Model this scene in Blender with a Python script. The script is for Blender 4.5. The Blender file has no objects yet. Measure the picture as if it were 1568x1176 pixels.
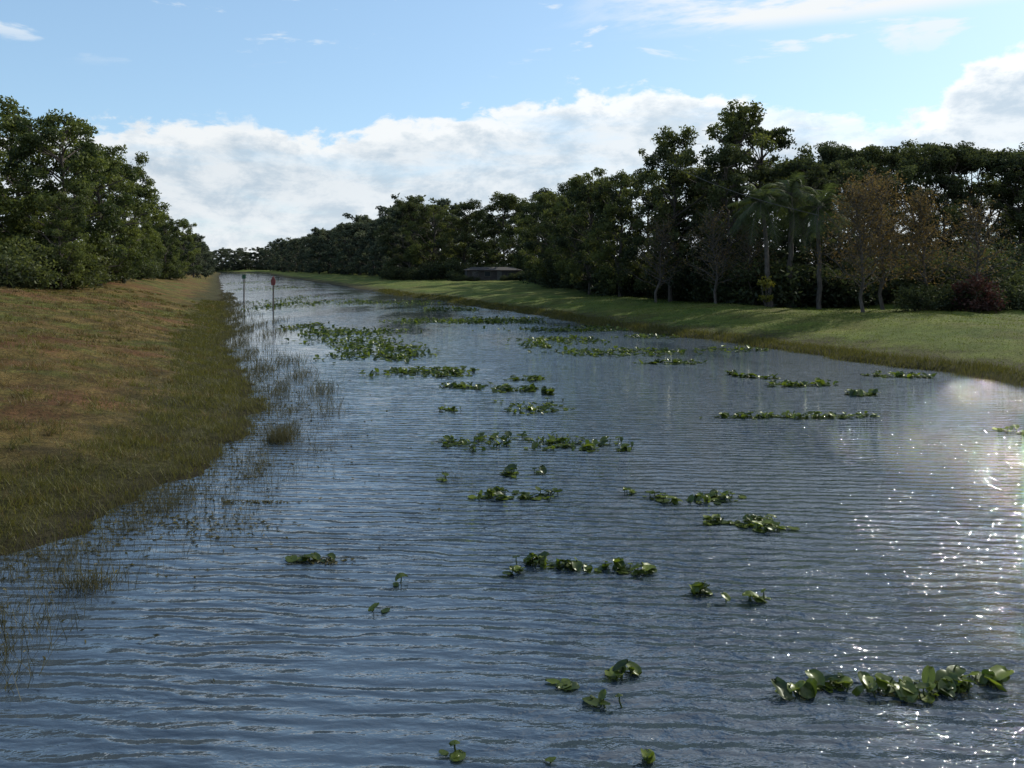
import bpy, math
import numpy as np
from mathutils import Vector
rng = np.random.default_rng(7)
scene = bpy.context.scene
col = scene.collection

# ------------------------------------------------------------------ helpers
def new_mat(name):
    m = bpy.data.materials.new(name); m.use_nodes = True
    nt = m.node_tree; nt.nodes.clear()
    return m, nt, nt.nodes, nt.links

class NB:
    """small node helper"""
    def __init__(s, nt): s.nt = nt; s.n = nt.nodes; s.l = nt.links
    def node(s, t, **kw):
        n = s.n.new(t)
        for k, v in kw.items(): setattr(n, k, v)
        return n
    def put(s, sock, v):
        if isinstance(v, bpy.types.NodeSocket): s.l.new(v, sock)
        else: sock.default_value = v
    def math(s, op, a, b=0.0, c=0.0, clamp=False):
        n = s.node('ShaderNodeMath', operation=op); n.use_clamp = clamp
        s.put(n.inputs[0], a); s.put(n.inputs[1], b)
        if op in ('MULTIPLY_ADD',): s.put(n.inputs[2], c)
        return n.outputs[0]
    def mix(s, f, a, b):
        n = s.node('ShaderNodeMix', data_type='RGBA')
        s.put(n.inputs[0], f); s.put(n.inputs[6], a); s.put(n.inputs[7], b)
        return n.outputs[2]
    def rng(s, v, a, b, c=0.0, d=1.0, smooth=True):
        n = s.node('ShaderNodeMapRange')
        n.interpolation_type = 'SMOOTHSTEP' if smooth else 'LINEAR'
        s.put(n.inputs[0], v); s.put(n.inputs[1], a); s.put(n.inputs[2], b)
        s.put(n.inputs[3], c); s.put(n.inputs[4], d)
        return n.outputs[0]
    def noise(s, vec, scale, detail=4, rough=0.55, dist=0.0):
        n = s.node('ShaderNodeTexNoise')
        if vec is not None: s.put(n.inputs['Vector'], vec)
        n.inputs['Scale'].default_value = scale; n.inputs['Detail'].default_value = detail
        n.inputs['Roughness'].default_value = rough; n.inputs['Distortion'].default_value = dist
        return n.outputs[0]
    def mapping(s, vec, scale=(1,1,1), rot=(0,0,0), loc=(0,0,0)):
        n = s.node('ShaderNodeMapping'); s.put(n.inputs[0], vec)
        n.inputs[1].default_value = loc; n.inputs[2].default_value = rot; n.inputs[3].default_value = scale
        return n.outputs[0]

def rgba(c): return (c[0], c[1], c[2], 1.0)

def leaf_mat(name, dark, light, trans=0.35, gloss=0.02, rough=0.55):
    m, nt, N, L = new_mat(name); b = NB(nt)
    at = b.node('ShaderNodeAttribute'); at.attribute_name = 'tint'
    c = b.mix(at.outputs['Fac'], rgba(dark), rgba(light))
    d = b.node('ShaderNodeBsdfDiffuse'); b.put(d.inputs[0], c)
    t = b.node('ShaderNodeBsdfTranslucent')
    hs = b.node('ShaderNodeHueSaturation'); hs.inputs['Value'].default_value = 1.35; hs.inputs['Saturation'].default_value=1.1
    b.put(hs.inputs['Color'], c); b.put(t.inputs[0], hs.outputs[0])
    mx = b.node('ShaderNodeMixShader'); mx.inputs[0].default_value = trans
    L.new(d.outputs[0], mx.inputs[1]); L.new(t.outputs[0], mx.inputs[2])
    g = b.node('ShaderNodeBsdfGlossy'); g.inputs['Roughness'].default_value = rough
    g.inputs[0].default_value = (0.8,0.85,0.8,1)
    m2 = b.node('ShaderNodeMixShader'); m2.inputs[0].default_value = gloss
    L.new(mx.outputs[0], m2.inputs[1]); L.new(g.outputs[0], m2.inputs[2])
    o = b.node('ShaderNodeOutputMaterial'); L.new(m2.outputs[0], o.inputs[0])
    return m

def simple_mat(name, c1, c2, rough=0.8, scale=6, bump=0.0, stretch=(1,1,1)):
    m, nt, N, L = new_mat(name); b = NB(nt)
    tc = b.node('ShaderNodeTexCoord')
    v = b.mapping(tc.outputs['Object'], scale=stretch)
    nz = b.noise(v, scale)
    c = b.mix(b.rng(nz, 0.35, 0.65), rgba(c1), rgba(c2))
    p = b.node('ShaderNodeBsdfPrincipled'); b.put(p.inputs['Base Color'], c); p.inputs['Roughness'].default_value = rough
    if bump:
        bp = b.node('ShaderNodeBump'); bp.inputs['Strength'].default_value = bump; bp.inputs['Distance'].default_value = 0.03
        b.put(bp.inputs['Height'], nz); L.new(bp.outputs[0], p.inputs['Normal'])
    o = b.node('ShaderNodeOutputMaterial'); L.new(p.outputs[0], o.inputs[0])
    return m

class MB:
    """quad mesh accumulator"""
    def __init__(s): s.v=[]; s.f=[]; s.m=[]; s.t=[]; s.n=0
    def add(s, v, f, mat, tint):
        v=np.asarray(v,float).reshape(-1,3); f=np.asarray(f,int).reshape(-1,4)
        s.v.append(v); s.f.append(f+s.n); s.n+=len(v)
        s.m.append(np.full(len(f),mat)); s.t.append(np.broadcast_to(np.asarray(tint,float),(len(f),)).copy())
    def arrays(s): return np.concatenate(s.v),np.concatenate(s.f),np.concatenate(s.m),np.concatenate(s.t)
    def merge(s, arr, loc, sc, rot, tadd=0.0):
        v,f,m,t=arr; c,q=math.cos(rot),math.sin(rot)
        w=v*np.array(sc); w=np.stack([w[:,0]*c-w[:,1]*q, w[:,0]*q+w[:,1]*c, w[:,2]],1)+np.array(loc)
        s.v.append(w); s.f.append(f+s.n); s.n+=len(v); s.m.append(m); s.t.append(np.clip(t+tadd,0,1))
    def mesh(s, name, mats, smooth=False):
        return arr_mesh(name, s.arrays(), mats, smooth)

def arr_mesh(name, arr, mats, smooth=False):
    v,f,m,t=arr
    me=bpy.data.meshes.new(name)
    me.vertices.add(len(v)); me.vertices.foreach_set('co', v.astype(np.float32).ravel())
    me.loops.add(len(f)*4); me.loops.foreach_set('vertex_index', f.astype(np.int32).ravel())
    me.polygons.add(len(f)); me.polygons.foreach_set('loop_start', np.arange(0,len(f)*4,4,dtype=np.int32))
    me.polygons.foreach_set('material_index', m.astype(np.int32))
    me.polygons.foreach_set('use_smooth', np.full(len(f),smooth))
    me.update(calc_edges=True)
    a=me.attributes.new('tint','FLOAT','FACE'); a.data.foreach_set('value', t.astype(np.float32))
    for x in mats: me.materials.append(x)
    return me

def obj(name, me, loc=(0,0,0), rot=0.0, sc=(1,1,1), parent=None):
    o=bpy.data.objects.new(name, me); o.location=loc; o.rotation_euler=(0,0,rot); o.scale=sc
    col.objects.link(o)
    if parent: o.parent=parent
    return o

def unit(n):
    d=rng.normal(size=(n,3)); return d/np.linalg.norm(d,axis=1)[:,None]

def leaves(mb, c, L, W, mat, tint, up=0.0):
    n=len(c); u=unit(n); u[:,2]*=(1-up); u/=np.linalg.norm(u,axis=1)[:,None]
    w=np.cross(u,unit(n)); w/=np.linalg.norm(w,axis=1)[:,None]+1e-9
    L=(np.asarray(L)*rng.uniform(.6,1.3,n))[:,None]; W=(np.asarray(W)*rng.uniform(.6,1.3,n))[:,None]
    v=np.stack([c+u*L, c+w*W, c-u*L, c-w*W],1).reshape(-1,3)
    mb.add(v, np.arange(4*n).reshape(-1,4), mat, tint)

def tube(mb, pts, rad, mat=0, n=6, tint=0.5):
    pts=np.asarray(pts,float); rad=np.asarray(rad,float); k=len(pts)
    d=np.gradient(pts,axis=0); d/=np.linalg.norm(d,axis=1)[:,None]+1e-9
    ref=np.where(np.abs(d[:,2:3])>0.9, np.array([[1.,0,0]]), np.array([[0,0,1.]]))
    a=np.cross(d,ref); a/=np.linalg.norm(a,axis=1)[:,None]+1e-9; b=np.cross(d,a)
    th=np.linspace(0,2*math.pi,n,endpoint=False)
    v=pts[:,None,:]+rad[:,None,None]*(a[:,None,:]*np.cos(th)[None,:,None]+b[:,None,:]*np.sin(th)[None,:,None])
    f=[]
    for i in range(k-1):
        for j in range(n):
            f.append((i*n+j,i*n+(j+1)%n,(i+1)*n+(j+1)%n,(i+1)*n+j))
    mb.add(v.reshape(-1,3),f,mat,tint)

def bent(p0,p1,k=5,amp=0.08,sag=0.0):
    p0=np.array(p0,float);p1=np.array(p1,float);t=np.linspace(0,1,k)[:,None]
    p=p0+(p1-p0)*t; L=np.linalg.norm(p1-p0)
    off=rng.normal(size=(k,3))*amp*L*0.5; off[0]=0; off[-1]=0
    p=p+off; p[:,2]+=sag*L*np.sin(np.pi*t[:,0])
    return p

def clump(mb, c, r, n, L, W, base, squash=0.75):
    d=unit(n)*(rng.uniform(0,1,n)**0.42)[:,None]*r
    ph=rng.uniform(0,6.28,3)
    wob=1+0.28*np.sin(3*d[:,0]/r+ph[0])*np.cos(3*d[:,1]/r+ph[1])+0.2*np.sin(5*d[:,2]/r+ph[2])
    d*=wob[:,None]; d[:,2]*=squash
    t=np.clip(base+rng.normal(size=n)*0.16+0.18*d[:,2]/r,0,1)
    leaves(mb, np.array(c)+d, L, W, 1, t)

# ---------------------------------------------------------------- tree makers
def broad_tree(H=16, R=5.0, low=0.15, limbs=34, per=330, leaf=0.17, res=1.0, tops=3, open_=0.0, trunk=0.28):
    mb=MB()
    lean=rng.normal(size=2)*0.03*H
    T=bent((0,0,-0.4),(lean[0],lean[1],H*0.86),7,0.035)
    tube(mb,T,np.linspace(trunk,0.05,7),0,8)
    zs=T[:,2]
    topsp=[(lean+rng.normal(size=2)*R*0.33, H*rng.uniform(.86,1.0)) for _ in range(tops)]
    for i in range(limbs):
        t=(i+rng.uniform(0,1))/limbs
        z=H*(low+(0.95-low)*t)
        az=i*2.399+rng.normal()*0.3
        env=R*math.sin(math.pi*min(0.97,0.2+0.72*t**1.1))**0.7*rng.uniform(.5,1.2)
        zb=max(H*0.1,z-env*0.55)
        base=[np.interp(zb,zs,T[:,0]),np.interp(zb,zs,T[:,1]),zb]
        end=np.array([base[0]+math.cos(az)*env,base[1]+math.sin(az)*env,z])
        P=bent(base,end,5,0.09,0.05)
        tube(mb,P,np.linspace(trunk*0.35,0.02,5),0,5)
        bt=rng.uniform(.05,.9)
        rr=rng.uniform(.7,1.4)*R/5.0*(1-0.25*t)
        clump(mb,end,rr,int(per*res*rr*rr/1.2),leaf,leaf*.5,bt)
        for k in range(2):
            q=P[rng.integers(2,5)]+rng.normal(size=3)*np.array([.9,.9,.6])*R/5
            r2=rng.uniform(.5,1.0)*R/5
            tube(mb,bent(P[2],q,3,.1),[.04,.025,.012],0,4)
            if rng.uniform()>open_: clump(mb,q,r2,int(per*res*r2*r2/1.2),leaf,leaf*.5,np.clip(bt+rng.normal()*.15,0,1))
    for (xy,z) in topsp:
        e=np.array([xy[0],xy[1],z]); tube(mb,bent(T[5],e,4,.08),[.07,.05,.03,.015],0,5)
        for k in range(3):
            r2=rng.uniform(.6,1.1)*R/5
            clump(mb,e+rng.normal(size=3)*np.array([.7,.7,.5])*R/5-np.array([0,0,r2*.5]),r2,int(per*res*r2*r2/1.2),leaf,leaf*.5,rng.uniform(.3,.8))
    return mb.arrays()

def umbrella_tree(H=17, R=6.5, per=330, leaf=0.16):
    mb=MB()
    T=bent((0,0,-0.4),(rng.normal()*.6,rng.normal()*.6,H*0.5),5,0.03)
    tube(mb,T,np.linspace(.32,.2,5),0,8)
    for i in range(11):
        az=i*2.399+rng.normal()*.2; rr=R*rng.uniform(.2,.95)
        e=np.array([T[-1,0]+math.cos(az)*rr,T[-1,1]+math.sin(az)*rr,H*(0.95-0.16*(rr/R)**2)*rng.uniform(.9,1.0)])
        st=T[rng.integers(2,5)]
        P=bent(st,e,6,.05,-.05); tube(mb,P,np.linspace(.14,.03,6),0,6)
        for k in range(6):
            c=e+np.array([rng.normal()*1.5,rng.normal()*1.5,rng.normal()*.5-.4])
            tube(mb,bent(P[4],c,3,.1),[.04,.03,.012],0,4)
            r=rng.uniform(.7,1.35); clump(mb,c,r,int(per*r*r/1.2),leaf,leaf*.5,rng.uniform(.1,.7),.6)
        if rng.uniform()<.7:
            c=P[3]+rng.normal(size=3)*.8; clump(mb,c,1.0,int(per*.7),leaf,leaf*.5,rng.uniform(.1,.5),.6)
    return mb.arrays()

def twiggy_tree(H=9, R=3.2, lf=9):
    mb=MB(); T=bent((0,0,-.3),(rng.normal()*.3,rng.normal()*.3,H*.9),7,.03)
    tube(mb,T,np.linspace(.14,.02,7),0,6)
    for i in range(46):
        t=(i+.5)/46; z=H*(.18+.78*t); az=i*2.399; L=R*(1-t*.75)*rng.uniform(.7,1.1)
        base=[np.interp(z,T[:,2],T[:,0]),np.interp(z,T[:,2],T[:,1]),z*.92]
        e=np.array([base[0]+math.cos(az)*L,base[1]+math.sin(az)*L,z+L*.55])
        P=bent(base,e,5,.08); tube(mb,P,np.linspace(.04,.01,5),0,4)
        for k in range(9):
            a=P[rng.integers(1,5)]; q=a+unit(1)[0]*rng.uniform(.4,1.1)*np.array([1,1,.7])+np.array([0,0,.35])
            Q=bent(a,q,3,.12); tube(mb,Q,[.014,.010,.006],0,3)
            n=lf; c=Q[rng.integers(0,3,n)]+rng.normal(size=(n,3))*.2
            leaves(mb,c,.085,.045,1,np.clip(rng.normal(size=n)*.25+.5,0,1))
    return mb.arrays()

def palm_tree(H=10):
    mb=MB(); T=bent((0,0,-.3),(rng.normal()*.4,rng.normal()*.4,H*.78),9,.012)
    tube(mb,T,np.linspace(.19,.13,9)*(1+.08*np.array([0,1,0,1,0,1,0,1,0])),0,9)
    top=T[-1]
    for i in range(32):
        az=rng.uniform(0,6.28); el=rng.uniform(-.6,1.35); L=rng.uniform(2.0,3.3); k=9; dr=rng.uniform(.3,.85)
        s=np.linspace(0,1,k); h=np.array([math.cos(az),math.sin(az)])
        P=np.zeros((k,3)); P[:,0]=top[0]+h[0]*L*s*math.cos(el)*1.0; P[:,1]=top[1]+h[1]*L*s*math.cos(el)
        P[:,2]=top[2]+L*(math.sin(el)*s-dr*s**2.2)
        tube(mb,P,np.linspace(.03,.008,k),0,4)
        side=np.array([-h[1],h[0],0])
        nl=38; ss=np.linspace(.1,1,nl)
        c=np.stack([np.interp(ss,s,P[:,j]) for j in range(3)],1)
        d=np.stack([np.interp(ss,s,np.gradient(P[:,j])) for j in range(3)],1); d/=np.linalg.norm(d,axis=1)[:,None]
        bt=rng.uniform(.1,.7)
        for sg in (-1,1):
            ln=(.6*np.sin(np.pi*(.1+.8*ss))+.12)[:,None]*rng.uniform(.6,1.25,(nl,1))
            tip=c+(side*sg+d*.6)*ln+np.array([0,0,-.45])*ln*rng.uniform(.4,1.5,(nl,1))
            w=d*.022
            v=np.stack([c-w,c+w,tip+w*.25,tip-w*.25],1).reshape(-1,3)
            mb.add(v,np.arange(4*nl).reshape(-1,4),1,np.clip(bt+rng.normal(size=nl)*.15,0,1))
    return mb.arrays()

def shrub(R=2.0,H=2.6,n=9,per=260,leaf=.11):
    mb=MB()
    for i in range(n):
        az=i*2.399; r=R*math.sqrt(i/n)*.8
        e=np.array([math.cos(az)*r,math.sin(az)*r,H*rng.uniform(.35,.8)])
        tube(mb,bent((e[0]*.2,e[1]*.2,-.1),e,4,.1),[.05,.04,.03,.012],0,4)
        rr=rng.uniform(.6,1.0)*R*.5; clump(mb,e,rr,int(per*rr*rr)+60,leaf,leaf*.5,rng.uniform(.1,.6),.9)
        clump(mb,(e[0],e[1],H*.25),rr,int(per*.7*rr*rr)+40,leaf,leaf*.5,rng.uniform(.05,.4),.8)
    return mb.arrays()

# ---------------------------------------------------------------- materials
bark=simple_mat('bark',(0.035,0.028,0.022),(0.07,0.058,0.045),.9,8,.6,(1,1,.25))
bark_pale=simple_mat('pale_bark',(0.05,0.042,0.036),(0.095,0.082,0.07),.9,8,.4,(1,1,.3))
lf_green=leaf_mat('leaves_green',(0.024,0.038,0.013),(0.115,0.135,0.034),.4)
lf_mid=leaf_mat('leaves_mid',(0.02,0.030,0.013),(0.11,0.125,0.034),.4)
lf_dark=leaf_mat('leaves_dark',(0.017,0.025,0.012),(0.075,0.088,0.028),.35)
lf_far_haze=leaf_mat('leaves_far_haze',(0.032,0.044,0.032),(0.08,0.092,0.05),.33)  # distance haze mixed into the leaf colour as a greyish-blue tint
lf_rust=leaf_mat('leaves_rust',(0.07,0.05,0.024),(0.16,0.115,0.042),.33)
lf_red=leaf_mat('leaves_red',(0.04,0.018,0.016),(0.07,0.03,0.022),.25)
lf_yel=leaf_mat('leaves_yellow',(0.12,0.12,0.02),(0.26,0.23,0.04),.5)
lf_palm=leaf_mat('palm_fronds',(0.03,0.045,0.016),(0.10,0.125,0.038),.4,.03)
lf_pad=leaf_mat('lily_pad_leaf',(0.022,0.040,0.010),(0.115,0.15,0.024),.4,.035,.33)
lf_reed=leaf_mat('reed_blades',(0.035,0.034,0.017),(0.10,0.092,0.04),.3)
lf_grass=leaf_mat('grass_blades',(0.048,0.050,0.013),(0.13,0.12,0.03),.38)
lf_straw=leaf_mat('straw_blades',(0.06,0.045,0.018),(0.16,0.115,0.045),.35)
lf_grassR=leaf_mat('lawn_blades',(0.05,0.065,0.013),(0.14,0.17,0.03),.4)

# ---------------------------------------------------------------- terrain
LP=np.array([(-30,-16),(5,-9),(8,-8),(10.9,-7.0),(11.9,-6.7),(12.9,-6.5),(14.4,-6.35),(16.3,-6.1),(19.5,-6.5),(23.2,-7.2),(27,-8.8),(34.6,-12.2),(53.5,-19),(94.6,-33.8),(182,-65.8),(307,-112),(500,-181),(600,-260),(700,-500),(5000,-1200)])
RP=np.array([(-30,46),(10,26),(27,17.4),(31.3,15.7),(35,13.5),(42,11.3),(48,8.6),(56.5,5.3),(68,.9),(86,-5),(117,-17.5),(164,-35),(224,-57),(307,-88),(500,-155),(560,-190),(600,-235),(700,-480),(5000,-1180)])
def xL(Y):
    Y=np.asarray(Y,float); return np.interp(Y,LP[:,0],LP[:,1])+.16*np.sin(1.7*Y)+.12*np.sin(3.7*Y+1)+.08*np.sin(7.9*Y)+.35*np.sin(.37*Y+2)*np.clip((Y-20)/30,0,1)
def xR(Y):
    Y=np.asarray(Y,float); return np.interp(Y,RP[:,0],RP[:,1])+.25*np.sin(.9*Y)+.15*np.sin(2.3*Y+1)+.5*np.sin(.21*Y)
LZ=[(-6,-1.0),(-1.2,-.25),(0,0.0),(.6,.07),(1.5,.16),(4,.6),(10,1.7),(18,3.0),(26,3.5),(60,3.7),(3000,3.7)]
RZ=[(-6,-1.0),(-1.2,-.3),(0,0.0),(.5,.16),(1.5,.3),(4,.6),(9,.95),(20,1.2),(60,1.6),(3000,1.8)]
LZ=np.array(LZ);RZ=np.array(RZ)
def gz(X,Y):
    X=np.asarray(X,float);Y=np.asarray(Y,float)
    dl=xL(Y)-X; dr=X-xR(Y)
    und=.12*np.sin(.31*X+.17*Y)+.09*np.sin(.23*Y-.41*X+1)+.05*np.sin(1.1*X+.7*Y)+.03*np.sin(2.3*X-1.9*Y)
    z=np.maximum(np.interp(dl,LZ[:,0],LZ[:,1]),np.interp(dr,RZ[:,0],RZ[:,1]))
    d=np.maximum(dl,dr)
    return z+und*np.clip(d/5,0,1)
rowsY=np.concatenate([np.linspace(-25,5,20)[:-1],np.linspace(5,60,190)[:-1],np.geomspace(60,4500,170)])
offs=np.concatenate([np.linspace(0,4,14),np.linspace(4.4,30,48)[0:],np.geomspace(32,3500,34)])
inn=np.array([-.35,-.7,-1.2,-2.5,-5])
V=[]
for y in rowsY:
    l=float(xL(y)); r=float(xR(y))
    cols=np.concatenate([(l-offs)[::-1], l-inn, [ (l+r)/2 ], (r+inn)[::-1], r+offs])
    V.append(np.stack([cols,np.full(len(cols),y),gz(cols,np.full(len(cols),y))],1))
V=np.array(V); nr,nc=V.shape[:2]
idx=np.arange(nr*nc).reshape(nr,nc)
F=np.stack([idx[:-1,:-1],idx[:-1,1:],idx[1:,1:],idx[1:,:-1]],-1).reshape(-1,4)
side=np.tile((np.arange(nc-1)>nc//2).astype(float),(nr-1,1)).ravel()
g=arr_mesh('ground',(V.reshape(-1,3),F,np.zeros(len(F),int),side),[],True)

m,nt,N,L=new_mat('grassy_ground'); b=NB(nt)
geo=b.node('ShaderNodeNewGeometry'); P=geo.outputs['Position']
sx=b.node('ShaderNodeSeparateXYZ'); L.new(P,sx.inputs[0]); z=sx.outputs[2]
at=b.node('ShaderNodeAttribute'); at.attribute_name='tint'
n1=b.noise(P,.15,5,.65); n2=b.noise(P,.9,6,.65); n3=b.noise(P,9,6,.75); n4=b.noise(b.mapping(P,loc=(31,7,0)),.2,6,.7)
green=b.mix(b.rng(n2,.35,.65),(0.058,0.070,0.016,1),(0.105,0.108,0.025,1))
brown=b.mix(b.rng(n2,.35,.65),(0.10,0.068,0.025,1),(0.14,0.10,0.034,1))
red=(0.135,0.062,0.032,1)
lc=b.mix(b.rng(n1,.42,.56),green,brown)
lc=b.mix(b.math('MULTIPLY',b.rng(n4,.49,.62),.7),lc,red)
lc=b.mix(b.rng(z,2.6,3.3),lc,(0.09,0.095,0.024,1))
rc=b.mix(b.rng(n1,.3,.7),(0.07,0.11,0.02,1),(0.125,0.145,0.03,1))
rc=b.mix(b.math('MULTIPLY',b.rng(n4,.45,.65),.5),rc,(0.12,0.10,0.035,1))
c=b.mix(at.outputs['Fac'],lc,rc)
zz=b.math('ADD',z,b.math('MULTIPLY',b.math('SUBTRACT',n2,.5),.6))
c=b.mix(b.rng(zz,.2,.65,1,0),c,(0.055,0.052,0.021,1))
c=b.mix(b.rng(z,-.02,.14,1,0),c,(0.03,0.025,0.016,1))
fine=b.rng(n3,.3,.7,.4,1.35,False)
fine=b.math('MULTIPLY',fine,b.rng(n2,.3,.7,.75,1.2))
mv=b.node('ShaderNodeVectorMath',operation='SCALE'); L.new(c,mv.inputs[0]); b.put(mv.inputs[3],fine)
p=b.node('ShaderNodeBsdfPrincipled'); L.new(mv.outputs[0],p.inputs['Base Color']); p.inputs['Roughness'].default_value=.95
p.inputs['Specular IOR Level'].default_value=.1
bp=b.node('ShaderNodeBump'); bp.inputs['Strength'].default_value=1; bp.inputs['Distance'].default_value=.13
b.put(bp.inputs['Height'],b.math('ADD',n3,b.math('MULTIPLY',n2,1.6))); L.new(bp.outputs[0],p.inputs['Normal'])
o=b.node('ShaderNodeOutputMaterial'); L.new(p.outputs[0],o.inputs[0])
g.materials.append(m); obj('ground',g)

# ---------------------------------------------------------------- water
ys=np.concatenate([[-25],np.linspace(0,80,30),np.geomspace(90,900,12)])
W=[]
for y in ys: W.append([(float(xL(y))-4,y,0),(float(xR(y))+4,y,0)])
W=np.array(W).reshape(-1,3); k=len(ys)
F=np.array([(2*i,2*i+1,2*i+3,2*i+2) for i in range(k-1)])
wm=arr_mesh('canal_water',(W,F,np.zeros(len(F),int),np.zeros(len(F))),[])
m,nt,N,L=new_mat('rippled_water'); b=NB(nt)
geo=b.node('ShaderNodeNewGeometry'); P=geo.outputs['Position']
R1=math.radians(9)
wv=b.node('ShaderNodeTexWave',wave_type='BANDS',bands_direction='Y',wave_profile='SIN')
b.put(wv.inputs[0],b.mapping(P,scale=(.45,1,1),rot=(0,0,R1)))
wv.inputs['Scale'].default_value=1.25; wv.inputs['Distortion'].default_value=6.5; wv.inputs['Detail'].default_value=3
wv.inputs['Detail Scale'].default_value=1.2; wv.inputs['Detail Roughness'].default_value=.55
na=b.noise(b.mapping(P,scale=(1.3,4.0,1),rot=(0,0,R1)),1.0,2,.45,.5)
nb=b.noise(b.mapping(P,scale=(5.0,10.0,1),rot=(0,0,-.15)),1.0,3,.6,.3)
nd=b.noise(b.mapping(P,scale=(1.6,4.6,1),rot=(0,0,-.38)),1.0,2,.5,.4)
gust=b.noise(b.mapping(P,scale=(.22,.10,1),loc=(3,1,0)),1.0,4,.55)
calm=b.rng(gust,.38,.62,.5,1.2)
sx=b.node('ShaderNodeSeparateXYZ'); L.new(P,sx.inputs[0])
rt=b.rng(sx.outputs[0],-8,6,.38,1.15)
fa=b.rng(sx.outputs[1],8,45,1.35,.40)
amp=b.math('MULTIPLY',b.math('MULTIPLY',calm,rt),fa)
chop=b.rng(sx.outputs[0],-3,6,.6,1.6)
h=b.math('ADD',b.math('MULTIPLY',wv.outputs['Fac'],.027),b.math('ADD',b.math('MULTIPLY',na,.058),b.math('MULTIPLY',nd,.030)))
h=b.math('ADD',h,b.math('MULTIPLY',b.math('MULTIPLY',nb,.034),chop))
h=b.math('MULTIPLY',h,amp)
bp=b.node('ShaderNodeBump'); bp.inputs['Strength'].default_value=1; bp.inputs['Distance'].default_value=1.0
b.put(bp.inputs['Height'],h)
p=b.node('ShaderNodeBsdfPrincipled'); p.inputs['Base Color'].default_value=(0.036,0.052,0.072,1)
p.inputs['Roughness'].default_value=.03; p.inputs['IOR'].default_value=1.85
L.new(bp.outputs[0],p.inputs['Normal'])
o=b.node('ShaderNodeOutputMaterial'); L.new(p.outputs[0],o.inputs[0])
wm.materials.append(m); obj('canal_water',wm)

# ---------------------------------------------------------------- trees
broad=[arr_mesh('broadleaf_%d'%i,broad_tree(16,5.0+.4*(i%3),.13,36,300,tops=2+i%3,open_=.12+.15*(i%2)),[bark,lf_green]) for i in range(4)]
broadM=[]
for me_ in broad[:3]:
    c_=me_.copy(); c_.materials[1]=lf_mid; broadM.append(c_)
broadD=[]
for i in range(3):
    broadD.append(arr_mesh('broadleaf_dark_%d'%i,broad_tree(16,4.6+.5*i,.10,36,300,tops=3,open_=.2),[bark,lf_dark]))
umb=[arr_mesh('umbrella_%d'%i,umbrella_tree(17,6+.6*i),[bark,lf_dark]) for i in range(3)]
tall=[arr_mesh('tall_open_%d'%i,broad_tree(16,4.2,.35,26,300,tops=4,open_=.35),[bark,lf_mid]) for i in range(2)]
tw=[arr_mesh('twiggy_%d'%i,twiggy_tree(9,3.3,[10,4][i]),[bark_pale,[lf_rust,lf_rust][i]]) for i in range(2)]
pm=[arr_mesh('palm_%d'%i,palm_tree(10),[bark_pale,lf_palm]) for i in range(3)]

def place(name,mesh,X,Y,Ht,Hm,wide=1.0,rot=None):
    s=Ht/Hm; r=rng.uniform(0,6.28) if rot is None else rot
    return obj(name,mesh,(X,Y,float(gz(X,Y))-.05),r,(s*wide,s*wide,s))
for i,(X,Y,H,w) in enumerate([(-38.5,69,15.4,1.0),(-44,72,15,1.05),(-49.5,68,13.5,1),(-41,80,15,1),(-55,76,14.5,1.1),
      (-44.5,92,14.2,.85),(-50,100,15,1),(-60,92,15.5,1.1),(-36,64,8,.9),(-43,64,8,1),(-49,62,7,1),(-42.5,84,9,1),
      (-63,146,12.5,.8),(-72,150,14,1),(-60,128,7,.9),(-82,140,15,1),(-77,188,13.5,.9),(-84,190,14,1)]):
    place('broadleaf_tree',broad[i%4],X,Y,H,16,w)
for i,(X,Y,H,w,dk) in enumerate([
      (17.5,65,12.5,.95,1),(13.8,70,13.2,.9,1),(17.5,75,12,1,0),(10.5,78,12.6,.9,0),(14,84,13,1,1),(8.5,88,13.0,.95,0),
      (8,98,13.0,.9,1),(12,96,13,1,1),(5.5,108,12.6,.95,0),(11,110,13,1,1),(6,120,14.2,1,1),(10,126,13,1,1),
      (7,134,14.5,1,1),(6,172,18,1.0,1),(-2,176,18.5,1.0,0),(-10,178,17,1.1,1),(-18,180,17.5,1,0),(-24,186,18.5,1,1),(2,184,18,1.1,1),(12,150,16,1.1,1),
      (5,146,15.5,1,0),(24,66,12,1,1),(29,70,12,1,1),(35,74,12,1,1),(42,78,11.5,1.1,1),(50,80,12.5,1.1,1),(22,76,12.5,1.1,1),(48,70,10,1.1,1),(56,84,12.5,1.2,1),
      (54,94,13,1.1,1),(62,98,14,1.1,1),(31,84,12.5,1.1,1),(41,92,12,1.1,1)]):
    place('broadleaf_tree',(broadD if dk else broadM)[i%3],X,Y,H,16,w)
for i,(X,Y,H) in enumerate([(19,68,16.4),(21.5,70,16.2),(14.8,73,15.4)]):
    place('tall_acacia_tree',tall[i%2],X,Y,H,16,.95)
for i,(X,Y,H,w) in enumerate([(29,78,13.8,1),(35.5,80,15.6,.95),(42.5,82,15.8,.95),(49,84,16.2,1),(55,82,15.2,1),(60,86,15.6,1),(33,88,14.5,1)]):
    place('umbrella_pine_tree',umb[i%3],X,Y,H,17,w)
for i,(X,Y,H,w) in enumerate([(22.8,52,8.6,1),(25,54,9.2,1),(27.5,53,8,1),(15.5,61,7.2,1.1),(30.5,52,7,1.1),(18,60,6.5,1.1),(12,67,7,1.1)]):
    place('bare_twiggy_tree',tw[0 if i<3 else 1],X,Y,H,9,w)
for i,(X,Y,H) in enumerate([(18.6,57.5,9.8),(20.3,58.5,10.6),(21.8,57,9.3)]):
    place('palm_tree',pm[i%3],X,Y,H,10,1)

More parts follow.
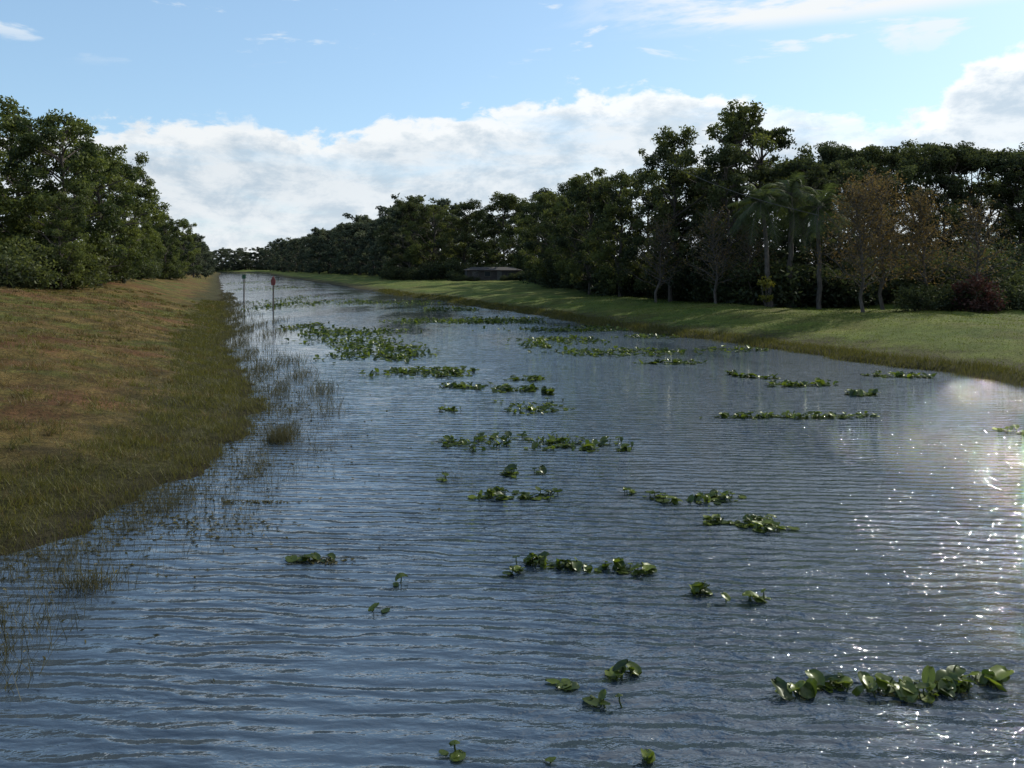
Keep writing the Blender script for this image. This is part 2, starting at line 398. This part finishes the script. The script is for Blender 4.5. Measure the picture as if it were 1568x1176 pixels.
# undergrowth masses
sh=[shrub() for _ in range(3)]
mb=MB()
def under(pts):
    for (X,Y,s) in pts:
        mb.merge(sh[rng.integers(0,3)],(X,Y,float(gz(X,Y))-.1),(s*1.15,s*1.15,s),rng.uniform(0,6.28),rng.normal()*.08)
R=[]
for Y in np.arange(60,170,3.2):
    c=np.interp(Y,[60,100,150],[39,43,46]); R.append((-.36*Y+c+rng.normal()*.8+1,Y,rng.uniform(.8,1.5)))
for Y in np.arange(60,170,4):
    c=np.interp(Y,[60,100,150],[43,47,50]); R.append((-.36*Y+c+rng.normal(),Y,rng.uniform(1.2,1.9)))
R=[(max(r[0],.045*r[1]+rng.uniform(0,2)) if r[1]>95 else r[0],r[1],r[2]) for r in R]
for X in np.arange(-26,12,2.8): R.append((X,168+rng.normal()*1.5-X*.1,rng.uniform(1.0,1.7)))
for (X,Y,s) in [(-9.4,154.5,.5),(-8.0,154.8,.4),(-6.6,154.9,.3),(-1.6,154.6,.45),(.2,154.8,.55),(1.6,155,.7),(2.6,155,.8),(-10.8,157,.9)]: R.append((X,Y,s))
for X in np.arange(22,62,2.6): R.append((X,60+rng.normal()*1.5+(X-22)*.1,rng.uniform(.9,1.6)))
for X in np.arange(20,62,3.2): R.append((X,66+rng.normal()*1.5+(X-22)*.1,rng.uniform(1.3,2.0)))
for X in np.arange(26,42,2.4): R.append((X,52+rng.normal()*.8,rng.uniform(.5,.9)))
under(R)
obj('undergrowth_shrubs',mb.mesh('undergrowth_shrubs',[bark,lf_dark]))
mb=MB()
R=[]
for Y in np.arange(58,190,3.0): R.append((-.36*Y-14.5+rng.normal()*1.0+ (Y-60)*.02,Y,rng.uniform(.7,1.4)))
for X in np.arange(-60,-36,2.6): R.append((X,66+rng.normal()*1.5,rng.uniform(.8,1.4)))
under(R)
obj('undergrowth_shrubs',mb.mesh('undergrowth_shrubs_left',[bark,lf_mid]))
obj('red_shrub',arr_mesh('red_shrub',shrub(1.7,2.6,9,300),[bark,lf_red]),(29,50.5,float(gz(29,50.5))-.1))
obj('yellow_shrub',arr_mesh('yellow_shrub',shrub(.7,3.0,5,20),[bark,lf_yel]),(18.0,56.5,float(gz(18,56.5))-.1))
# sagging service cable in front of the tall trees
cab=simple_mat('cable_sheath',(0.05,0.05,0.05),(0.08,0.08,0.08),.8,5)
mb=MB(); t=np.linspace(0,1,12)
tube(mb,np.stack([9.5+11.5*t,56.5-1.5*t,11.9-4.4*t-.9*np.sin(np.pi*t)*.5],1),np.full(12,.02),0,5)
obj('overhead_cable',mb.mesh('overhead_cable',[cab]))

# distant tree rows
lo=[broad_tree(16,5.2,.06,18,80,leaf=.36,tops=3) for _ in range(5)]
mb=MB()
def far(X,Y,H,w=1.1): 
    s=H/16; mb.merge(lo[rng.integers(0,5)],(X,Y,float(gz(X,Y))-.1),(s*w,s*w,s),rng.uniform(0,6.28),rng.normal()*.1)
for Y in np.concatenate([np.arange(192,320,7.5),np.arange(320,560,11)]):
    far(-.36*Y+46+rng.normal()*2-(Y-180)*.03,Y,rng.uniform(13,20))
    far(-.36*Y+54+rng.normal()*2-(Y-180)*.03,Y+4,rng.uniform(14,21))
    far(-.36*Y+64+rng.normal()*2,Y+8,rng.uniform(13,20))
for Y in np.arange(215,540,10):
    far(-.36*Y-10+rng.normal()*1,Y,rng.uniform(9,12.5))
    far(-.36*Y-19+rng.normal()*1,Y,rng.uniform(10,14))
for X in np.arange(-330,-90,4.5): far(X,600+rng.normal()*10,rng.uniform(12,17),1.4)
for X in np.arange(-330,-90,5): far(X,640+rng.normal()*8,rng.uniform(12,18),1.5)
for X in np.arange(-330,-90,3.2): far(X,590+rng.normal()*6,rng.uniform(5,9),2.2)
obj('distant_treeline',mb.mesh('distant_treeline',[bark,lf_far_haze]))

# ---------------------------------------------------------------- grass + reeds
mb=MB()
def blades(X,Y,h,w,mat,tint,z0=None,lean=.35):
    n=len(X); Z=gz(X,Y) if z0 is None else np.full(n,z0)
    base=np.stack([X,Y,Z],1); a=rng.uniform(0,6.28,n)
    s=np.stack([np.cos(a),np.sin(a),np.zeros(n)],1)*(w/2)[:,None] if hasattr(w,'__len__') else np.stack([np.cos(a),np.sin(a),np.zeros(n)],1)*w/2
    tip=base+np.stack([rng.normal(size=n)*lean*h,rng.normal(size=n)*lean*h,h],1)
    v=np.stack([base-s,base+s,tip+s*.25,tip-s*.25],1).reshape(-1,3)
    mb.add(v,np.arange(4*n).reshape(-1,4),mat,tint)
def lband(n,d0,d1,y0,y1,h0,h1,wk,mat,tm,z0=None,lean=.35,pw=1.0,cut=.35):
    Y=np.exp(rng.uniform(math.log(y0),math.log(y1),n)); d=d0+(d1-d0)*rng.uniform(0,1,n)**pw
    X=xL(Y)-d; k=.5+.25*np.sin(X*2.1+Y*1.3)*np.sin(Y*.9-X*1.7+1)+.25*np.sin(X*4.7-Y*3.3)*np.sin(Y*2.9+X*3.7)
    keep=rng.uniform(0,1,n)<cut+(1-cut)*np.clip(k*2-.5,0,1); X=X[keep];Y=Y[keep]; n=len(X)
    h=rng.uniform(h0,h1,n)*(.6+.6*k[keep]); w=wk*np.maximum(1,Y/16)
    blades(X,Y,h,w,mat,np.clip(tm+rng.normal(size=n)*.22+.2*(k[keep]-.5),0,1),z0,lean)
lband(40000,.2,15,9,70,.03,.09,.014,0,.5,lean=.7,cut=.05)
lband(26000,2.5,15,9,70,.03,.10,.014,1,.5,lean=.7,cut=.05)
lband(50000,-.15,2.6,8,90,.05,.17,.012,0,.35,lean=.5)
# scattered ragged tussocks on the slope
nt_=700
Yc=np.exp(rng.uniform(math.log(10),math.log(80),nt_)); dc=rng.uniform(.8,16,nt_); Xc=xL(Yc)-dc
for q in (0,1):
    ids=np.repeat(np.arange(q,nt_,2),34)
    sp=rng.uniform(.06,.28,nt_)[ids]
    X=Xc[ids]+rng.normal(size=len(ids))*sp; Y=Yc[ids]+rng.normal(size=len(ids))*sp
    blades(X,Y,rng.uniform(.05,.2,len(ids)),.013*np.maximum(1,Y/16),[0,1][q],np.clip(rng.uniform(.1,.8,nt_)[ids]+rng.normal(size=len(ids))*.15,0,1),None,.55)
obj('bank_grass',mb.mesh('bank_grass',[lf_grass,lf_straw]))
mb=MB()
lband(24000,-1.2,.5,8,120,.14,.36,.009,0,.35,-.08,.3,cut=.05)
lband(7000,-2.6,-.4,8,90,.12,.38,.008,0,.35,-.08,.4,cut=.0)
for (X0,Y0,sx_,sy_,n,h) in [(-5.3,10,.35,.25,260,.28),(-5.3,18.4,.3,.5,420,.42),(-4.2,17.4,.3,.2,40,.2),(-5.6,8.6,.6,.8,260,.3),(-5.1,7.7,.5,.5,160,.28),
     (-6.1,25.6,.45,1.2,160,.4),(-5.0,22,.3,.9,60,.4),(-5.5,13.5,.8,.8,260,.3),(-4.8,14.8,.7,.7,80,.25),(-9.2,33,.6,2,160,.4),(-7.6,29,.5,1.6,160,.4),
     (-4.4,12,.8,.8,60,.2),(-1.0,15.2,.3,.4,16,.25),(1.4,15.5,.2,.2,8,.2),(-14,48,.6,5,160,.4),(-17,55,.6,5,160,.4)]:
    X=X0+rng.normal(size=n)*sx_*.6; Y=Y0+rng.normal(size=n)*sy_*.6
    blades(X,Y,rng.uniform(.4,1.1,n)*h+.08,.010*np.maximum(1,Y/16),0,np.clip(.35+rng.normal(size=n)*.25,0,1),-.08,.45)
obj('reed_grass',mb.mesh('reed_grass',[lf_reed]))
mb=MB(); n=1800
Y=np.exp(rng.uniform(math.log(7.5),math.log(40),n)); X=xL(Y)+rng.exponential(.8,n)+.1
for (X0,Y0,a,c_) in [(-4.4,12.3,.7,.35),(-4.3,13.6,.5,.06),(-5.2,12.6,.6,.3),(-2.6,10.9,.3,.05)]:
    X=np.append(X,X0+rng.normal(size=110)*a*.7); Y=np.append(Y,Y0+rng.normal(size=110)*c_)
c=np.stack([X,Y,np.full(len(X),.012)],1)
leaves(mb,c,.045,.014,0,rng.uniform(0,1,len(X)),up=.8)
obj('floating_weed_debris',mb.mesh('floating_weed_debris',[lf_reed]))
mb=MB(); n=26000
Y=np.exp(rng.uniform(math.log(22),math.log(130),n)); d=rng.uniform(-.6,1.5,n); X=xR(Y)+d
blades(X,Y,rng.uniform(.06,.22,n),.012*np.maximum(1,Y/16),0,np.clip(.3+rng.normal(size=n)*.2,0,1),None,.35)
n=26000
Y=np.exp(rng.uniform(math.log(22),math.log(80),n)); X=xR(Y)+rng.uniform(1,20,n)
blades(X,Y,rng.uniform(.03,.07,n),.014*np.maximum(1,Y/16),1,np.clip(.5+rng.normal(size=n)*.25,0,1),None,.6)
obj('bank_grass',mb.mesh('bank_grass_right',[lf_grass,lf_grassR]))

# ---------------------------------------------------------------- lily pads
def pad(mb,c,r,tilt,az,stemmed,tint):
    prof=[]
    for t in np.linspace(0,math.pi,7):
        w=math.sin(t)**.8*.78; x=-math.cos(t)
        prof.append((x,w))
    prof[0]=(-.72,.0); prof[1]=(-1.0,.36)
    fold=rng.uniform(.0,.6) if stemmed else rng.uniform(0,.1)
    curl=rng.uniform(-.6,.4) if stemmed else rng.uniform(0,.06)
    v=[]
    for (x,w) in prof:
        for s in (-1,-.5,0,.5,1):
            yy=w*s; v.append((x,yy,fold*abs(yy)+curl*x*x*.5+rng.normal()*.06))
    v=np.array(v)*r*np.array([1,rng.uniform(.75,1.05),1])
    ct,st=math.cos(tilt),math.sin(tilt); v=np.stack([v[:,0]*ct-v[:,2]*st,v[:,1],v[:,0]*st+v[:,2]*ct],1)
    ca,sa=math.cos(az),math.sin(az); v=np.stack([v[:,0]*ca-v[:,1]*sa,v[:,0]*sa+v[:,1]*ca,v[:,2]],1)
    f=[(i*5+j,i*5+j+1,(i+1)*5+j+1,(i+1)*5+j) for i in range(6) for j in range(4)]
    mb.add(v+np.array(c),f,0,np.clip(tint+rng.normal(size=len(f))*.06,0,1))
    if stemmed:
        e=np.array(c); tube(mb,[(e[0]+rng.normal()*.05,e[1]+rng.normal()*.05,-.1),(e[0],e[1],e[2]*.5),e],[.009,.008,.007],0,4,.3)
patches=[(1.07,7.9,.2,.14,12),(.88,7.43,.1,.07,6),(.43,7.64,.1,.06,4),(2.86,7.6,.38,.12,28),(3.75,7.55,.5,.12,44),(4.4,7.7,.42,.12,34),
(-.34,6.55,.16,.05,4),(1.14,6.45,.05,.04,2),(.3,6.5,.05,.04,1),(.66,10.7,.5,.16,46),(1.59,10.5,.22,.2,18),(1.26,10.6,.08,.06,4),(.09,10.47,.12,.06,6),
(2.23,9.76,.2,.08,9),(-1.5,10.04,.06,.05,2),(-2.6,10.9,.28,.06,8),(-1.58,9.3,.06,.04,2),(2.98,9.6,.25,.08,8),(3.16,13.8,.75,.22,54),(3.86,12.46,.58,.28,52),
(3.02,12.55,.32,.1,12),(2.18,14.06,.15,.1,5),(-.05,14,.7,.2,50),(.2,15.4,.4,.2,22),(-1.39,15,.15,.1,4),(-.35,18.1,1.25,.7,100),(1.41,18.1,.7,.6,76),
(2.37,17.8,.3,.4,28),(.39,22.8,.85,.9,84),(-1.87,22.2,.45,.25,18),(.23,26,.7,.6,44),(-1.49,26.6,.85,.5,38),(1.35,25.2,.25,.25,13),(.14,28.4,.8,.45,36),
(7.64,21.3,1.75,.22,170),(10.98,25,.5,.3,30),(9.6,27,1.0,.4,60),(8.7,28.9,.6,.4,30),(7.8,29.5,.4,.3,16),(12,19.3,.35,.3,18),(14.2,29.1,1.2,.5,60),
(-9.1,46,2.6,4.5,440),(-5.9,37.3,1.9,3,350),(-3.5,30,1.7,1.1,190),(-13.6,53.5,1.3,3,130),(5.3,37.3,2.9,1.3,250),(2.7,43.2,2.3,1.8,220),(1.2,40,.8,.7,55),
(6.65,33.2,1.3,.4,66),(-4.5,58.6,4,2.6,400),(-.6,59,3.0,3,400),(4.0,51,3.6,1.6,380),(7.6,45.5,1.6,1.0,90),(10.5,38.5,1.4,.7,60),(-22.9,82,2.2,8,330),(-13.9,88,5,4.5,330),(-5.5,74,2.2,2.6,240),
(-65,203,4,25,300),(-44,150,4.5,18,340),(-19.5,91,2,5,130),(-27,95,2.5,12,260),(-11.5,50,1.0,3,120),(-7.5,41,1.5,2,140)]
for (X0,Y0,rx,ry,n) in patches:
    mb=MB(); near=Y0<24
    k=max(1,n//6); cx=rng.uniform(-1,1,(k,2))
    cx=cx/np.maximum(1,np.linalg.norm(cx,axis=1))[:,None]
    for i in range(n):
        q=cx[rng.integers(0,k)]+rng.normal(size=2)*(.24 if n>8 else .6)
        X=X0+q[0]*rx; Y=Y0+q[1]*ry
        r=rng.uniform(.035,.105) if near else rng.uniform(.08,.15)
        if near and rng.uniform()<.12: r*=1.4
        stem=rng.uniform()<.62
        if stem: zc=rng.uniform(.02,.11 if near else .12); tilt=rng.normal()*.48
        else: zc=.012+rng.uniform(0,.01); tilt=rng.normal()*.02
        zc=max(zc,abs(math.sin(tilt))*r*.6)
        pad(mb,(X,Y,zc),r,tilt,rng.uniform(0,6.28),stem,float(np.clip(rng.normal()*.38+.38,0,1)))
    obj('lily_pads',mb.mesh('lily_pads',[lf_pad],True))

# ---------------------------------------------------------------- channel markers
steel=simple_mat('weathered_post',(0.05,0.046,0.042),(0.10,0.09,0.08),.7,12)
redp=simple_mat('red_paint',(0.12,0.022,0.018),(0.17,0.035,0.028),.6,9)
grnp=simple_mat('green_paint',(0.018,0.07,0.035),(0.025,0.10,0.05),.6,9)
def prism(name,outline,th,mat,parent,loc):
    import bmesh
    bm=bmesh.new(); a=[bm.verts.new((x,-th/2,z)) for x,z in outline]
    f=bm.faces.new(a); r=bmesh.ops.extrude_face_region(bm,geom=[f])
    bmesh.ops.translate(bm,verts=[v for v in r['geom'] if isinstance(v,bmesh.types.BMVert)],vec=(0,th,0))
    bmesh.ops.recalc_face_normals(bm,faces=bm.faces)
    me=bpy.data.meshes.new(name); bm.to_mesh(me); bm.free(); me.materials.append(mat)
    return obj(name,me,loc,0,(1,1,1),parent)
def marker(X,Y,H,kind):
    e=bpy.data.objects.new('channel_marker',None); e.location=(X,Y,0); col.objects.link(e)
    mb=MB(); tube(mb,[(0,0,-1),(0.01,0,H*.5),(0.03,0,H)],[.07,.068,.065],0,10); obj('post',mb.mesh('post',[steel],True),parent=e)
    mb=MB(); tube(mb,[(0.03,0,H),(0.03,0,H+.02)],[.075,.01],0,10); obj('cap',mb.mesh('cap',[steel]),parent=e)
    if kind=='red':
        prism('dayboard',[(-.16,-.4),(.16,-.4),(.22,-.1),(.18,.12),(.0,.46),(-.18,.12),(-.22,-.1)],.03,redp,e,(.03,-.09,H-.4))
    else:
        prism('dayboard',[(-.2,-.22),(.2,-.22),(.2,.22),(-.2,.22)],.03,grnp,e,(.03,-.09,H-.3))
    prism('bracket',[(-.2,-.04),(.2,-.04),(.2,.04),(-.2,.04)],.012,steel,e,(.03,-.069,H-.7 if kind=='red' else H-.3))
marker(-21.7,73,3.1,'red'); marker(-28.7,86,3.2,'green')

# ---------------------------------------------------------------- low house
wallm=simple_mat('house_wall',(0.035,0.032,0.03),(0.055,0.048,0.045),.9,3)
roofm=simple_mat('roof_shingles',(0.016,0.015,0.016),(0.024,0.022,0.024),1.0,6)
glass=simple_mat('window_glass',(0.02,0.025,0.03),(0.03,0.035,0.04),.1,2)
trim=simple_mat('weathered_trim',(0.06,0.06,0.055),(0.09,0.09,0.08),.7,4)
e=bpy.data.objects.new('low_house',None); hz=float(gz(-4.0,160)); e.location=(-4.0,160,hz-.35); e.rotation_euler=(0,0,.12); col.objects.link(e)
def box(name,x0,x1,y0,y1,z0,z1,mat):
    v=[(x,y,z) for z in (z0,z1) for y in (y0,y1) for x in (x0,x1)]
    f=[(0,2,3,1),(4,5,7,6),(0,1,5,4),(2,6,7,3),(0,4,6,2),(1,3,7,5)]
    me=bpy.data.meshes.new(name); me.from_pydata(v,[],f); me.materials.append(mat); return obj(name,me,parent=e)
box('walls',-5.2,5.2,-3.5,3.5,-.5,2.1,wallm)
me=bpy.data.meshes.new('roof'); me.from_pydata([(-5.6,-3.9,2.103),(5.6,-3.9,2.103),(5.6,3.9,2.103),(-5.6,3.9,2.103),(-4,0,2.7),(4,0,2.7)],[],[(0,1,5,4),(1,2,5),(2,3,4,5),(3,0,4),(3,2,1,0)]); me.materials.append(roofm); obj('roof',me,parent=e)
for i,x in enumerate((-3.6,-1.2,3.4)):
    box('window_frame_%d'%i,x-.6,x+.6,-3.54,-3.503,.85,1.85,trim); box('window_%d'%i,x-.52,x+.52,-3.56,-3.543,.93,1.77,glass)
box('door',.7,1.6,-3.55,-3.503,.02,1.95,trim)

# ---------------------------------------------------------------- sky
az_s=math.radians(44); el_s=math.radians(32)
w=bpy.data.worlds.new('World'); scene.world=w; w.use_nodes=True; nt=w.node_tree; nt.nodes.clear(); b=NB(nt); L=nt.links
sky=b.node('ShaderNodeTexSky',sky_type='NISHITA'); sky.sun_disc=False; sky.sun_elevation=el_s; sky.sun_rotation=az_s
sky.air_density=1.0; sky.dust_density=.5; sky.ozone_density=1.6
tc=b.node('ShaderNodeTexCoord'); D=tc.outputs['Generated']
s=b.node('ShaderNodeSeparateXYZ'); L.new(D,s.inputs[0])
az=b.math('ARCTAN2',s.outputs[0],s.outputs[1]); el=s.outputs[2]
cv=b.node('ShaderNodeFloatCurve')
pts=[(-.567,.145),(-.456,.158),(-.34,.174),(-.21,.162),(-.148,.182),(0,.196),(.094,.214),(.251,.200),(.396,.178),(.47,.172),(.515,.21),(.567,.238),(.75,.25),(1.2,.2)]
cc=cv.mapping.curves[0]
P2=[(0.0,.15)]+[((a+1.5)/3,e_) for a,e_ in pts]+[(1.0,.16)]
cc.points[0].location=P2[0]; cc.points[1].location=P2[-1]
for q in P2[1:-1]: cc.points.new(*q)
cv.mapping.update()
b.put(cv.inputs['Value'],b.rng(az,-1.5,1.5,0,1,False))
top=cv.outputs[0]
cx=b.node('ShaderNodeCombineXYZ'); b.put(cx.inputs[0],az); b.put(cx.inputs[1],b.math('MULTIPLY',el,1.9))
C=cx.outputs[0]
e1=b.noise(C,13,7,.6,.3); e2=b.noise(C,34,5,.6)
dd=b.math('SUBTRACT',top,el)
dn=b.math('ADD',dd,b.math('MULTIPLY',b.math('SUBTRACT',e1,.5),.105))
dn=b.math('ADD',dn,b.math('MULTIPLY',b.math('SUBTRACT',e2,.5),.026))
mask=b.rng(dn,-.002,.012)
mask=b.math('MULTIPLY',mask,b.rng(b.noise(b.mapping(C,scale=(.7,1.6,1),loc=(4,2,0)),6,6,.62),.34,.52,.6,1.0))
i1=b.noise(b.mapping(C,loc=(0,-.03,0)),12,8,.66,.2)
shade=b.rng(i1,.36,.60,.0,1.0)
edge=b.rng(dn,.0,.05,1.0,.0)
br=b.math('ADD',b.math('MULTIPLY',shade,.7),b.math('MULTIPLY',edge,.75),clamp=True)
lowh=b.rng(el,.0,.10,.3,0)
br=b.math('ADD',br,lowh,clamp=True)
# sunlit cloud tops near white, shaded interior soft blue-grey (radiance / world strength)
tintc=b.mix(br,(3.7,4.45,5.15,1),(6.3,6.55,6.7,1))
ccol=b.node('ShaderNodeVectorMath',operation='SCALE'); L.new(tintc,ccol.inputs[0]); b.put(ccol.inputs[3],b.rng(az,-.6,.6,.93,1.08))
hx=b.node('ShaderNodeCombineXYZ'); b.put(hx.inputs[0],az); b.put(hx.inputs[1],b.math('MULTIPLY',el,4.0))
hn=b.noise(b.mapping(hx.outputs[0],loc=(2.3,.4,0)),5,7,.6,.3)
hm=b.math('MULTIPLY',b.rng(hn,.42,.55),b.rng(el,.266,.285))
hm=b.math('MULTIPLY',hm,b.rng(az,.0,.3,.0,1))
sn=b.noise(b.mapping(hx.outputs[0],loc=(9.3,3.4,0)),6,6,.6,.3)
sm=b.math('MULTIPLY',b.rng(sn,.58,.68),b.rng(el,.21,.26)); sm=b.math('MULTIPLY',sm,.75)
hi=b.math('MAXIMUM',hm,sm)
gm=b.node('ShaderNodeGamma'); L.new(sky.outputs[0],gm.inputs[0]); gm.inputs[1].default_value=.55
tint=b.node('ShaderNodeVectorMath',operation='MULTIPLY'); L.new(gm.outputs[0],tint.inputs[0]); tint.inputs[1].default_value=(1.55,1.98,2.33)
fc=b.mix(mask,tint.outputs[0],ccol.outputs[0])
fc=b.mix(hi,fc,(6.1,6.35,6.5,1))
bg=b.node('ShaderNodeBackground'); b.put(bg.inputs[0],fc); bg.inputs[1].default_value=.15
o=b.node('ShaderNodeOutputWorld'); L.new(bg.outputs[0],o.inputs[0])

sd=bpy.data.lights.new('sun','SUN'); sd.energy=5.0; sd.angle=math.radians(.5); sd.color=(1,.93,.80)
so=bpy.data.objects.new('sun',sd); col.objects.link(so)
sv=Vector((math.sin(az_s)*math.cos(el_s),math.cos(az_s)*math.cos(el_s),math.sin(el_s)))
so.rotation_euler=sv.to_track_quat('Z','Y').to_euler(); so.location=(40,40,60)

cd=bpy.data.cameras.new('camera'); cam=bpy.data.objects.new('camera',cd); col.objects.link(cam)
cam.location=(0,0,4); cam.rotation_euler=(math.radians(90),0,0)
cd.sensor_width=36; cd.lens=28.24; cd.shift_y=-.1148; cd.clip_end=8000; cd.clip_start=.1
scene.camera=cam
scene.view_settings.view_transform='Standard'; scene.view_settings.look='None'; scene.view_settings.exposure=0
